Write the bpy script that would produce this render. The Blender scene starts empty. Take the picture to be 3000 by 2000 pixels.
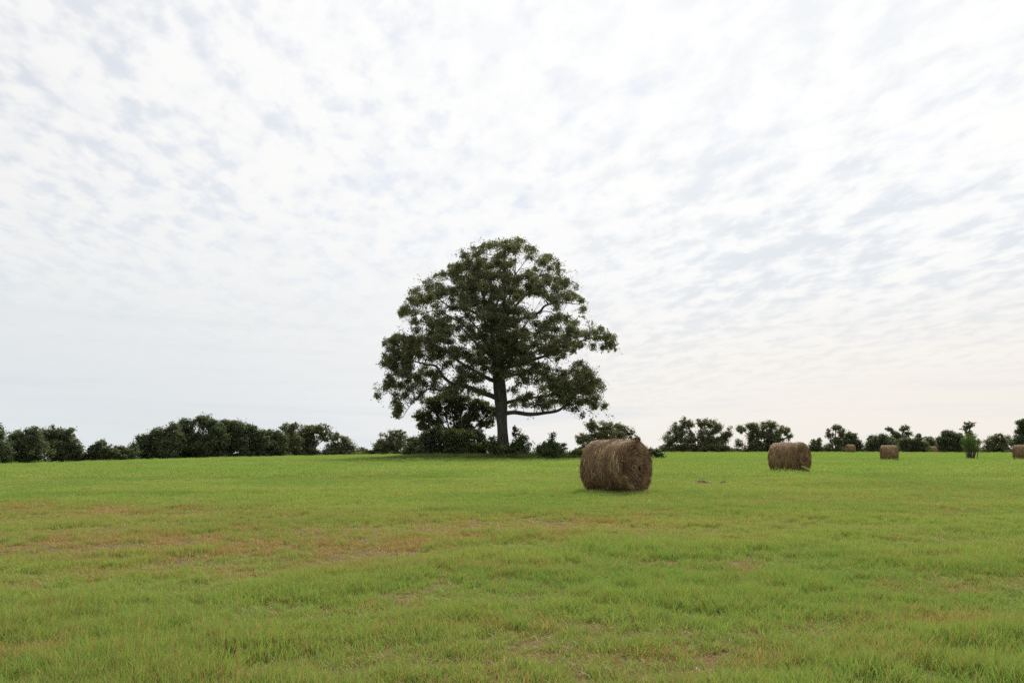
import bpy, math, random
import numpy as np
from mathutils import Vector, noise as mnoise

# ------------------------------------------------------------------ camera, sky, sun, exposure
SC = bpy.context.scene
F, EYE = 2497.0, 1.5                       # focal length in photo pixels, eye height
PITCH = math.atan(310.0 / F)
cam_d = bpy.data.cameras.new('camera')
cam_d.sensor_width = 36.0
cam_d.lens = 36.0 * F / 3000.0
cam_d.clip_start, cam_d.clip_end = 0.1, 20000
cam = bpy.data.objects.new('camera', cam_d)
SC.collection.objects.link(cam)
cam.location = (0, 0, EYE)
cam.rotation_euler = (math.pi / 2 + PITCH, 0, 0)
SC.camera = cam

SUN_EL, SUN_AZ = math.radians(46), math.radians(18)     # azimuth measured from +Y towards +X
sun_dir = Vector((math.sin(SUN_AZ) * math.cos(SUN_EL), math.cos(SUN_AZ) * math.cos(SUN_EL), math.sin(SUN_EL)))
sun_d = bpy.data.lights.new('sun', 'SUN')
sun_d.energy = 3.7
sun_d.angle = math.radians(16)
sun_d.color = (1.0, 0.93, 0.82)
sun = bpy.data.objects.new('sun', sun_d)
SC.collection.objects.link(sun)
sun.rotation_euler = sun_dir.to_track_quat('Z', 'Y').to_euler()

W = bpy.data.worlds.new('World'); SC.world = W; W.use_nodes = True
WT = W.node_tree; WT.nodes.clear()

class NT:
    """small helper for building node trees"""
    def __init__(s, tree): s.t = tree
    def n(s, typ, **kw):
        nd = s.t.nodes.new(typ)
        for k, v in kw.items(): setattr(nd, k, v)
        return nd
    def put(s, nd, i, v):
        if v is None: return
        if isinstance(v, bpy.types.NodeSocket): s.t.links.new(v, nd.inputs[i])
        else: nd.inputs[i].default_value = v
    def m(s, op, a, b=None, c=None, clamp=False):
        nd = s.n('ShaderNodeMath', operation=op, use_clamp=clamp)
        s.put(nd, 0, a); s.put(nd, 1, b); s.put(nd, 2, c)
        return nd.outputs[0]
    def v(s, op, a, b=None):
        nd = s.n('ShaderNodeVectorMath', operation=op)
        s.put(nd, 0, a); s.put(nd, 1, b)
        return nd.outputs['Value'] if op in ('DOT_PRODUCT', 'LENGTH') else nd.outputs[0]
    def mix(s, f, a, b, blend='MIX'):
        nd = s.n('ShaderNodeMix', data_type='RGBA', blend_type=blend)
        for i, v in ((0, f), (6, a), (7, b)):
            if not isinstance(v, bpy.types.NodeSocket) and i > 0 and len(v) == 3: v = (*v, 1)
            s.put(nd, i, v)
        return nd.outputs[2]
    def step(s, x, a, b, o0=0.0, o1=1.0):
        nd = s.n('ShaderNodeMapRange', interpolation_type='SMOOTHSTEP')
        for i, v in enumerate((x, a, b, o0, o1)): s.put(nd, i, v)
        return nd.outputs[0]
    def noise(s, vec, scale, detail=3.0, rough=0.5, dist=0.0):
        nd = s.n('ShaderNodeTexNoise')
        s.put(nd, 'Vector', vec); s.put(nd, 'Scale', scale); s.put(nd, 'Detail', detail)
        s.put(nd, 'Roughness', rough); s.put(nd, 'Distortion', dist)
        return nd.outputs[0]
    def xyz(s, x, y, z):
        nd = s.n('ShaderNodeCombineXYZ')
        s.put(nd, 0, x); s.put(nd, 1, y); s.put(nd, 2, z)
        return nd.outputs[0]

w = NT(WT)
tc = w.n('ShaderNodeTexCoord')
sep = w.n('ShaderNodeSeparateXYZ'); w.put(sep, 0, tc.outputs['Generated'])
dx, dy, dz = sep.outputs
dzc = w.m('MAXIMUM', dz, 0.004)
sky = w.n('ShaderNodeTexSky', sky_type='NISHITA', sun_disc=False)
sky.sun_elevation, sky.sun_rotation = SUN_EL, SUN_AZ
sky.air_density, sky.dust_density, sky.ozone_density = 1.0, 1.0, 1.0
w.put(sky, 0, w.xyz(dx, dy, dzc))
bg_sky = w.n('ShaderNodeBackground'); w.put(bg_sky, 0, sky.outputs[0]); w.put(bg_sky, 1, 0.08)
# a sheet of altocumulus seen in perspective: project each direction onto a flat cloud layer
hz = w.m('ADD', dzc, 0.10)
cu, cv = w.m('DIVIDE', dx, hz), w.m('DIVIDE', dy, hz)
ca, sa = math.cos(-0.5), math.sin(-0.5)
cv = w.m('MULTIPLY', cv, 0.52)
ru = w.m('ADD', w.m('MULTIPLY', cu, ca), w.m('MULTIPLY', cv, sa))
rv = w.m('SUBTRACT', w.m('MULTIPLY', cv, ca), w.m('MULTIPLY', cu, sa))
puv = w.xyz(w.m('MULTIPLY', ru, 0.85), rv, 0.0)
n_big = w.noise(puv, 1.3, 2, 0.5, 0.2)
n_mid = w.noise(puv, 4.6, 4, 0.55, 0.2)
n_cell = w.noise(puv, 15.0, 5, 0.55, 0.1)
side = w.step(cu, -1.3, 0.9)                                  # the sheet thickens to the right
low = w.step(dzc, 0.34, 0.14)                                 # and closes up towards the horizon
cov = w.m('ADD', w.m('ADD', w.m('MULTIPLY', n_cell, 0.95), w.m('MULTIPLY', n_mid, 0.55)), w.m('MULTIPLY', n_big, 0.25))
cov = w.m('ADD', cov, w.m('ADD', w.m('MULTIPLY', side, 0.17), w.m('MULTIPLY', low, 0.06)))
cloud = w.step(cov, 0.72, 1.00, w.step(dzc, 0.30, 0.07, 0.70, 0.96), 1.0)
# thick cells are grey underneath, thin ones let the light through
n_th = w.noise(w.v('ADD', puv, (7.3, 2.1, 0.0)), 1.6, 2, 0.5, 0.2)
n_tc = w.noise(w.v('ADD', puv, (3.3, 9.1, 0.0)), 9.5, 6, 0.58, 0.15)
thick = w.m('ADD', w.m('MULTIPLY', n_th, 0.24), w.m('MULTIPLY', n_tc, 0.90))
shade = w.m('MULTIPLY', w.step(w.m('ADD', thick, w.m('MULTIPLY', side, 0.05)), 0.53, 0.76), w.m('MULTIPLY_ADD', w.step(cu, -0.7, 1.0), 0.70, 0.30))
shade = w.m('MULTIPLY', w.m('MULTIPLY', shade, w.step(dzc, 0.02, 0.11, 0.25, 1.0)), w.step(dzc, 0.42, 0.24, 0.6, 1.0))
cosang = w.v('DOT_PRODUCT', tc.outputs['Generated'], tuple(sun_dir))
glow = w.step(cosang, 0.55, 1.0)
cl_col = w.mix(shade, (1.0, 1.0, 0.995), (0.80, 0.84, 0.885))
warm = w.m('MULTIPLY', w.step(dzc, 0.22, 0.03), w.step(cu, -2.5, 3.0))
cl_col = w.mix(w.m('MULTIPLY', warm, 0.9), cl_col, (0.97, 0.915, 0.84))
cool = w.m('MULTIPLY', w.step(dzc, 0.30, 0.06), w.step(cu, 1.5, -3.5))
cl_col = w.mix(w.m('MULTIPLY', cool, 0.85), cl_col, (0.80, 0.85, 0.885))
# thin level streaks of stratus low in the sky
band = w.noise(w.xyz(w.m('MULTIPLY', dx, 2.2), 3.7, w.m('MULTIPLY', dzc, 34.0)), 1.0, 4, 0.55, 0.3)
streak = w.m('MULTIPLY', w.step(band, 0.50, 0.68), w.step(dzc, 0.20, 0.06, 0.0, 0.55))
cl_col = w.mix(streak, cl_col, (0.79, 0.83, 0.865))
bg_cl = w.n('ShaderNodeBackground')
w.put(bg_cl, 0, cl_col)
w.put(bg_cl, 1, w.m('MULTIPLY_ADD', glow, 0.09, 0.685))
mx = w.n('ShaderNodeMixShader'); w.put(mx, 0, cloud)
WT.links.new(bg_sky.outputs[0], mx.inputs[1]); WT.links.new(bg_cl.outputs[0], mx.inputs[2])
wo = w.n('ShaderNodeOutputWorld'); WT.links.new(mx.outputs[0], wo.inputs[0])

SC.view_settings.view_transform = 'Standard'
SC.view_settings.look = 'None'
SC.view_settings.exposure = 0.4
SC.view_settings.gamma = 1.0
SC.view_settings.use_curve_mapping = False
SC.render.engine = 'CYCLES'
SC.cycles.max_bounces = 6
SC.cycles.transmission_bounces = 4
SC.cycles.diffuse_bounces = 3
SC.cycles.use_denoising = False
SC.cycles.denoiser = 'OPENIMAGEDENOISE'
SC.cycles.denoising_input_passes = 'RGB_ALBEDO_NORMAL'
SC.cycles.denoising_prefilter = 'ACCURATE'
SC.cycles.filter_width = 1.5

# ------------------------------------------------------------------ helpers
rng = np.random.default_rng(11)
random.seed(5)
COL = SC.collection

def ss(a, b, x):
    t = np.clip((x - a) / (b - a), 0, 1)
    return t * t * (3 - 2 * t)

_perm = np.random.default_rng(3).random((256, 256))
def vnoise(x, y):
    xi, yi = np.floor(x).astype(int), np.floor(y).astype(int)
    fx, fy = x - xi, y - yi
    fx, fy = fx * fx * (3 - 2 * fx), fy * fy * (3 - 2 * fy)
    g = lambda a, b: _perm[a & 255, b & 255]
    return (g(xi, yi) * (1 - fx) + g(xi + 1, yi) * fx) * (1 - fy) + (g(xi, yi + 1) * (1 - fx) + g(xi + 1, yi + 1) * fx) * fy
def fbm(x, y, o=4):
    s, a, t = 0, 1.0, 0
    for i in range(o):
        s = s + a * vnoise(x * 2 ** i + 17.3 * i, y * 2 ** i + 5.1 * i); t += a; a *= 0.55
    return s / t

def terr(x, y):
    """height of the field: level in front, falling away left, then over a low crest"""
    x, y = np.asarray(x, float), np.asarray(y, float)
    R = np.hypot(x, y)
    l = np.maximum(0, -x)
    z = -0.56 * (l / 60) ** 2 - 0.95 * ss(48, 85, l) * ss(60, 120, R)
    z = z + 0.36 * ss(90, 190, y) * ss(-45, 40, x)
    Rc = 190 - 22 * ss(0, 70, -x)
    t = np.maximum(0, R - Rc)
    z = z - 0.045 * t * t / (t + 30)
    und = (fbm(x * 0.11 + 40, y * 0.11 + 9, 3) - 0.5) * 0.16 * ss(2, 12, R) * (1 - ss(60, 140, R))
    return z + und
def gz(x, y): return float(terr(x, y))

def P(px, py, d):
    """world point that the photo pixel (px, py) shows at forward distance d"""
    a, b = (px - 1500.0) / F, -(py - 1000.0) / F
    c, s = math.cos(PITCH), math.sin(PITCH)
    ry, rz = c - b * s, s + b * c
    k = d / ry
    return Vector((a * k, d, EYE + rz * k))
def ground_at(px, d):
    p = P(px, 1330, d)
    return Vector((p.x, d, gz(p.x, d)))

def mesh_np(name, verts, faces, mats=(), smooth=False, attrs=None, fmat=None):
    """faces: list of (n,k) index arrays"""
    me = bpy.data.meshes.new(name)
    verts = np.asarray(verts, np.float32).reshape(-1, 3)
    me.vertices.add(len(verts)); me.vertices.foreach_set('co', verts.ravel())
    if faces:
        lv = np.concatenate([f.ravel() for f in faces]).astype(np.int32)
        tot = np.concatenate([np.full(len(f), f.shape[1]) for f in faces]).astype(np.int32)
        st = np.concatenate(([0], np.cumsum(tot)[:-1])).astype(np.int32)
        me.loops.add(len(lv)); me.loops.foreach_set('vertex_index', lv)
        me.polygons.add(len(tot)); me.polygons.foreach_set('loop_start', st); me.polygons.foreach_set('loop_total', tot)
        if smooth: me.polygons.foreach_set('use_smooth', np.ones(len(tot), bool))
        if fmat is not None: me.polygons.foreach_set('material_index', np.asarray(fmat, np.int32))
    for m in mats: me.materials.append(m)
    for k, (dom, typ, arr) in (attrs or {}).items():
        a = me.attributes.new(k, typ, dom)
        a.data.foreach_set('vector' if typ == 'FLOAT_VECTOR' else 'value', np.asarray(arr).ravel())
    me.update(calc_edges=True); me.validate()
    return me

def link(name, me, parent=None, loc=None):
    o = bpy.data.objects.new(name, me); COL.objects.link(o)
    if parent is not None: o.parent = parent
    if loc is not None: o.location = loc
    return o
def tag(o, label=None, cat=None, group=None, kind=None):
    for k, v in (('label', label), ('category', cat), ('group', group), ('kind', kind)):
        if v: o[k] = v
    return o
def empty(name, loc, rz=0):
    o = bpy.data.objects.new(name, None); COL.objects.link(o)
    o.location = loc; o.rotation_euler.z = rz; o.empty_display_size = 0.3
    return o

class Tubes:
    def __init__(s): s.v, s.f, s.n = [], [], 0
    def add(s, pts, rad, k=8, lump=0.0):
        pts = [Vector(p) for p in pts]
        up = Vector((0.31, 0.87, 0.12)).normalized()
        rings = []
        for i, p in enumerate(pts):
            t = (pts[min(i + 1, len(pts) - 1)] - pts[max(i - 1, 0)]).normalized()
            a = t.cross(up)
            if a.length < 0.1: a = t.cross(Vector((1, 0, 0)))
            a.normalize(); b = t.cross(a)
            for j in range(k):
                th = 2 * math.pi * j / k
                r = rad[i]
                if lump: r *= 1 + lump * (mnoise.noise(Vector((p.x * 0.5 + math.cos(th) * 1.7, p.y + math.sin(th) * 1.7, p.z * 0.35))))
                rings.append(p + a * (math.cos(th) * r) + b * (math.sin(th) * r))
        s.v += [tuple(q) for q in rings]
        for i in range(len(pts) - 1):
            for j in range(k):
                s.f.append((s.n + i * k + j, s.n + i * k + (j + 1) % k, s.n + (i + 1) * k + (j + 1) % k, s.n + (i + 1) * k + j))
        s.n += len(pts) * k
    def mesh(s, name, mat):
        return mesh_np(name, s.v, [np.array(s.f)], (mat,), smooth=True)

def smooth_path(pts, rad, sub=4):
    """Catmull-Rom through the points"""
    P_ = [np.array(p, float) for p in pts]
    out, ro = [], []
    for i in range(len(P_) - 1):
        p0, p1, p2, p3 = P_[max(i - 1, 0)], P_[i], P_[i + 1], P_[min(i + 2, len(P_) - 1)]
        for j in range(sub):
            t = j / sub
            out.append(0.5 * ((2 * p1) + (-p0 + p2) * t + (2 * p0 - 5 * p1 + 4 * p2 - p3) * t * t + (-p0 + 3 * p1 - 3 * p2 + p3) * t ** 3))
            ro.append(rad[i] * (1 - t) + rad[i + 1] * t)
    out.append(P_[-1]); ro.append(rad[-1])
    return out, ro

def unit(a): return a / np.maximum(np.linalg.norm(a, axis=1, keepdims=True), 1e-6)
def leaves_mesh(name, cen, size, mat, aspect=0.55, droop=0.25, seed=0, outward=None):
    """one rhombic leaf (or small leaf spray) at every centre"""
    r = np.random.default_rng(seed)
    n = len(cen)
    d = r.normal(size=(n, 3)); d[:, 2] = d[:, 2] * 0.6 - droop
    d = unit(d)
    q = r.normal(size=(n, 3)); q[:, 2] += 0.9
    sd = unit(np.cross(d, unit(q)))
    L = size * r.uniform(0.6, 1.4, (n, 1)); Wd = L * aspect * r.uniform(0.8, 1.2, (n, 1))
    nrm = np.cross(sd, d)
    v = np.stack([cen - d * L * .5, cen - d * L * .02 + sd * Wd * .5 + nrm * L * .06, cen + d * L * .5 - nrm * L * .10, cen - d * L * .02 - sd * Wd * .5 + nrm * L * .06], 1)
    f = np.arange(n * 4).reshape(n, 4)
    tint = r.random(n)
    return mesh_np(name, v.reshape(-1, 3), [f], (mat,), attrs={'tint': ('FACE', 'FLOAT', tint)})

# ------------------------------------------------------------------ materials
def new_mat(name):
    m = bpy.data.materials.new(name); m.use_nodes = True
    m.node_tree.nodes.clear()
    return m, NT(m.node_tree)
def finish(k, shader):
    o = k.n('ShaderNodeOutputMaterial'); k.t.links.new(shader, o.inputs[0])
def principled(k, col, rough=0.8, normal=None, spec=0.3):
    b = k.n('ShaderNodeBsdfPrincipled')
    k.put(b, 'Base Color', col if isinstance(col, bpy.types.NodeSocket) else (*col, 1))
    k.put(b, 'Roughness', rough); k.put(b, 'Specular IOR Level', spec)
    if normal is not None: k.put(b, 'Normal', normal)
    return b.outputs[0]
def bump(k, h, strength=0.5, dist=0.05):
    b = k.n('ShaderNodeBump'); k.put(b, 'Strength', strength); k.put(b, 'Distance', dist); k.put(b, 'Height', h)
    return b.outputs[0]

def leaf_mat(name, c0, c1, c2, trans=0.4):
    m, k = new_mat(name)
    a = k.n('ShaderNodeAttribute', attribute_name='tint').outputs['Fac']
    g = k.n('ShaderNodeNewGeometry')
    nz = k.noise(g.outputs['Position'], 0.45, 2)
    col = k.mix(a, c0, c1)
    col = k.mix(k.m('MULTIPLY', k.step(nz, 0.45, 0.7), k.step(a, 0.3, 0.9)), col, c2)
    p = principled(k, col, 0.55, spec=0.35)
    t = k.n('ShaderNodeBsdfTranslucent')
    k.put(t, 0, k.mix(1.0, col, (1.25, 1.35, 0.6), 'MULTIPLY'))
    mx = k.n('ShaderNodeMixShader'); k.put(mx, 0, trans)
    k.t.links.new(p, mx.inputs[1]); k.t.links.new(t.outputs[0], mx.inputs[2])
    finish(k, mx.outputs[0])
    return m
M_OAK = leaf_mat('oak_leaves', (0.072, 0.078, 0.046), (0.122, 0.126, 0.070), (0.155, 0.132, 0.072))
M_DARK = leaf_mat('dark_leaves', (0.066, 0.084, 0.055), (0.105, 0.125, 0.074), (0.12, 0.122, 0.072))
M_OLIVE = leaf_mat('olive_leaves', (0.092, 0.104, 0.064), (0.145, 0.152, 0.086), (0.165, 0.142, 0.085))
M_BUSH = leaf_mat('bush_leaves', (0.070, 0.102, 0.042), (0.12, 0.155, 0.062), (0.14, 0.14, 0.065))
M_VASE = leaf_mat('upright_shrub_leaves', (0.075, 0.125, 0.034), (0.11, 0.165, 0.048), (0.125, 0.15, 0.05))

def bark_mat(name, c0, c1):
    m, k = new_mat(name)
    g = k.n('ShaderNodeNewGeometry')
    st = k.v('MULTIPLY', g.outputs['Position'], (5.0, 5.0, 0.9))
    n1 = k.noise(st, 1.4, 5, 0.65, 0.5)
    n2 = k.noise(g.outputs['Position'], 0.6, 3)
    col = k.mix(k.step(n1, 0.35, 0.7), c0, c1)
    col = k.mix(k.step(n2, 0.5, 0.75, 0, 0.5), col, (0.085, 0.088, 0.074))
    finish(k, principled(k, col, 0.9, bump(k, n1, 0.9, 0.12)))
    return m
M_BARK = bark_mat('oak_bark', (0.034, 0.031, 0.027), (0.10, 0.092, 0.080))
M_TWIG = bark_mat('twig_bark', (0.050, 0.043, 0.036), (0.090, 0.080, 0.068))

def grass_mat(name, g0, g1, dry0, dry1, dryscale=1.0, trans=0.38):
    m, k = new_mat(name)
    t = k.n('ShaderNodeAttribute', attribute_name='tint').outputs['Fac']
    dr = k.n('ShaderNodeAttribute', attribute_name='dry', attribute_type='INSTANCER').outputs['Fac']
    hue = k.n('ShaderNodeAttribute', attribute_name='hue', attribute_type='INSTANCER').outputs['Fac']
    t2 = k.m('FRACT', k.m('MULTIPLY', t, 17.31))
    t3 = k.m('FRACT', k.m('MULTIPLY', t, 57.77))
    col = k.mix(k.m('ADD', k.m('MULTIPLY', hue, 0.75), k.m('MULTIPLY', t2, 0.3), clamp=True), g0, g1)
    dc = k.mix(t3, dry0, dry1)
    f = k.step(k.m('SUBTRACT', k.m('MULTIPLY', dr, dryscale), t), -0.03, 0.05)
    col = k.mix(f, col, dc)
    p = principled(k, col, 0.5, spec=0.25)
    tr = k.n('ShaderNodeBsdfTranslucent'); k.put(tr, 0, k.mix(1.0, col, (1.15, 1.2, 0.8), 'MULTIPLY'))
    mx = k.n('ShaderNodeMixShader'); k.put(mx, 0, trans)
    k.t.links.new(p, mx.inputs[1]); k.t.links.new(tr.outputs[0], mx.inputs[2])
    finish(k, mx.outputs[0])
    return m
M_GRASS = grass_mat('grass_blades', (0.170, 0.290, 0.060), (0.315, 0.375, 0.098), (0.28, 0.165, 0.070), (0.41, 0.33, 0.135))
M_TALL = grass_mat('tall_grass_blades', (0.075, 0.125, 0.028), (0.14, 0.17, 0.045), (0.17, 0.11, 0.055), (0.26, 0.21, 0.11))

def ground_mat():
    m, k = new_mat('field_soil')
    g = k.n('ShaderNodeNewGeometry'); pos = g.outputs['Position']
    dr = k.n('ShaderNodeAttribute', attribute_name='dry').outputs['Fac']
    far = k.n('ShaderNodeAttribute', attribute_name='far').outputs['Fac']
    n1 = k.noise(pos, 9.0, 5, 0.6)
    n2 = k.noise(pos, 0.35, 4, 0.55)
    n3 = k.noise(pos, 45.0, 3, 0.6)
    thatch = k.mix(k.step(n1, 0.35, 0.65), (0.060, 0.042, 0.024), (0.13, 0.085, 0.045))
    thatch = k.mix(k.step(n3, 0.5, 0.7), thatch, (0.115, 0.135, 0.038))
    green = k.mix(k.step(n2, 0.35, 0.65), (0.20, 0.30, 0.052), (0.27, 0.33, 0.065))
    green = k.mix(k.m('MULTIPLY', dr, 0.8), green, (0.22, 0.15, 0.06))
    col = k.mix(far, thatch, green)
    finish(k, principled(k, col, 0.95, bump(k, n1, 0.6, 0.03), spec=0.1))
    return m
M_GROUND = ground_mat()

def hay_mat(name, c0, c1, c2):
    m, k = new_mat(name)
    tco = k.n('ShaderNodeTexCoord').outputs['Object']
    s = k.n('ShaderNodeSeparateXYZ'); k.put(s, 0, tco)
    ang = k.m('ARCTAN2', s.outputs[2], s.outputs[1])
    rad = k.m('SQRT', k.m('ADD', k.m('MULTIPLY', s.outputs[1], s.outputs[1]), k.m('MULTIPLY', s.outputs[2], s.outputs[2])))
    v = k.xyz(k.m('MULTIPLY', s.outputs[0], 26.0), k.m('MULTIPLY', ang, 4.0), k.m('MULTIPLY', rad, 26.0))
    n1 = k.noise(v, 1.0, 6, 0.7, 0.6)
    n2 = k.noise(tco, 2.2, 4, 0.6)
    n3 = k.noise(tco, 28.0, 4, 0.65)
    col = k.mix(k.step(n1, 0.32, 0.66), c0, c1)
    col = k.mix(k.step(n2, 0.45, 0.75, 0, 0.6), col, c2)
    h = k.m('ADD', n1, k.m('MULTIPLY', n3, 0.7))
    finish(k, principled(k, col, 0.9, bump(k, h, 1.0, 0.06), spec=0.15))
    return m
M_HAY = hay_mat('weathered_hay', (0.080, 0.048, 0.025), (0.25, 0.163, 0.084), (0.19, 0.118, 0.064))
def straw_mat(name, cols):
    m, k = new_mat(name)
    t = k.n('ShaderNodeAttribute', attribute_name='tint').outputs['Fac']
    r = k.n('ShaderNodeValToRGB'); k.put(r, 0, t)
    el = r.color_ramp.elements
    el[0].position, el[0].color = 0.0, (*cols[0], 1)
    el[1].position, el[1].color = 1.0, (*cols[-1], 1)
    for i, c in enumerate(cols[1:-1]):
        e = el.new((i + 1) / (len(cols) - 1)); e.color = (*c, 1)
    finish(k, principled(k, r.outputs[0], 0.7, spec=0.25))
    return m
M_STRAW = straw_mat('hay_straws', [(0.062, 0.037, 0.020), (0.15, 0.092, 0.050), (0.24, 0.145, 0.078), (0.33, 0.22, 0.115), (0.48, 0.36, 0.20)])

# ------------------------------------------------------------------ ground
def dryness(x, y):
    """where the mown sward is thin and brown (patches seen in the field)"""
    x, y = np.asarray(x, float), np.asarray(y, float)
    wob = (fbm(x * 0.45 + 3, y * 0.6 + 8, 4) - 0.5) * 2.0
    d = np.zeros_like(x)
    for cx, cy, rx, ry, a in ((-11.5, 20.8, 5.2, 1.7, .75), (-5.6, 13.4, 5.0, 2.6, .85), (-1.6, 14.6, 3.2, 1.5, .6), (-7.0, 16.2, 3.0, 0.8, .6),
                              (-3.5, 10.6, 4.5, 1.0, .35), (2.0, 17.5, 4.0, 2.2, .35), (3.6, 7.4, 0.9, 0.5, .4), (5.4, 9.6, 1.2, 0.6, .25), (1.8, 6.3, 1.4, .5, .2),
                              (9.0, 24, 7, 3, .22)):
        q = np.sqrt(((x - cx) / rx) ** 2 + ((y - cy) / ry) ** 2)
        d = np.maximum(d, a * 1.2 * (1 - ss(0.15, 1.55, q + wob * 0.9)))
    spots = ss(0.60, 0.74, fbm(x * 1.1 + 60, y * 1.1 + 31, 4)) * 0.42 * (1 - ss(22, 45, np.hypot(x, y)))
    big = ss(0.50, 0.70, fbm(x * 0.09 + 21, y * 0.16 + 77, 3)) * 0.22
    fleck = .35 + 1.1 * ss(.36, .62, fbm(x * 2.7 + 7, y * 2.1 + 19, 4))      # broken up at arm's length
    return np.clip(np.maximum(np.maximum(d * fleck, spots), big) + 0.05, 0, 1)

def build_ground():
    # rows spaced more widely with distance; one sheet out to beyond the horizon
    ys = [-40.0, -20, -8, -3, 0, 2.0]
    y = 3.0
    while y < 330: ys.append(y); y += 0.22 + 0.012 * max(0, y - 4) 
    ys += [360, 420, 500, 650, 900, 1300, 1600]
    nx = 181
    s = np.linspace(-1, 1, nx)
    rows = []
    for yy in ys:
        half = max(14.0, abs(yy) * 0.95 + 8)
        xs = s * half
        if yy > 330 or yy < 0: xs = s * max(half, 400 if yy > 330 else 60)
        rows.append(np.stack([xs, np.full(nx, yy)], 1))
    xy = np.concatenate(rows)
    z = terr(xy[:, 0], xy[:, 1])
    z += (fbm(xy[:, 0] * 1.7, xy[:, 1] * 1.7, 3) - 0.5) * 0.05 * (1 - ss(20, 40, xy[:, 1]))
    v = np.column_stack([xy, z])
    i = np.arange((len(ys) - 1) * nx).reshape(len(ys) - 1, nx)[:, :-1].ravel()
    f = np.stack([i, i + 1, i + nx + 1, i + nx], 1)
    R = np.hypot(xy[:, 0], xy[:, 1])
    me = mesh_np('ground', v, [f], (M_GROUND,), smooth=True,
                 attrs={'dry': ('POINT', 'FLOAT', dryness(xy[:, 0], xy[:, 1])), 'far': ('POINT', 'FLOAT', ss(12, 60, R))})
    o = link('ground', me)
    o['kind'] = 'structure'
build_ground()

# ------------------------------------------------------------------ hay bales
def straws(pts, tan, nrm, ln, wd, tint, bend, r):
    """thin bent strips lying along tan on a surface with normal nrm; 3 points each"""
    n = len(pts)
    sd = unit(np.cross(tan, nrm))
    a = pts - tan * ln * .5 - nrm * bend * .6
    b = pts + nrm * 0.004
    c = pts + tan * ln * .5 - nrm * bend
    h = sd * wd * .5
    v = np.stack([a - h, a + h, b + h, b - h, c + h * .5, c - h * .5], 1).reshape(-1, 3)
    i = np.arange(n)[:, None] * 6
    f = np.concatenate([i + np.array([0, 1, 2, 3]), i + np.array([3, 2, 4, 5])])
    return v, f, np.concatenate([tint, tint])

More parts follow.
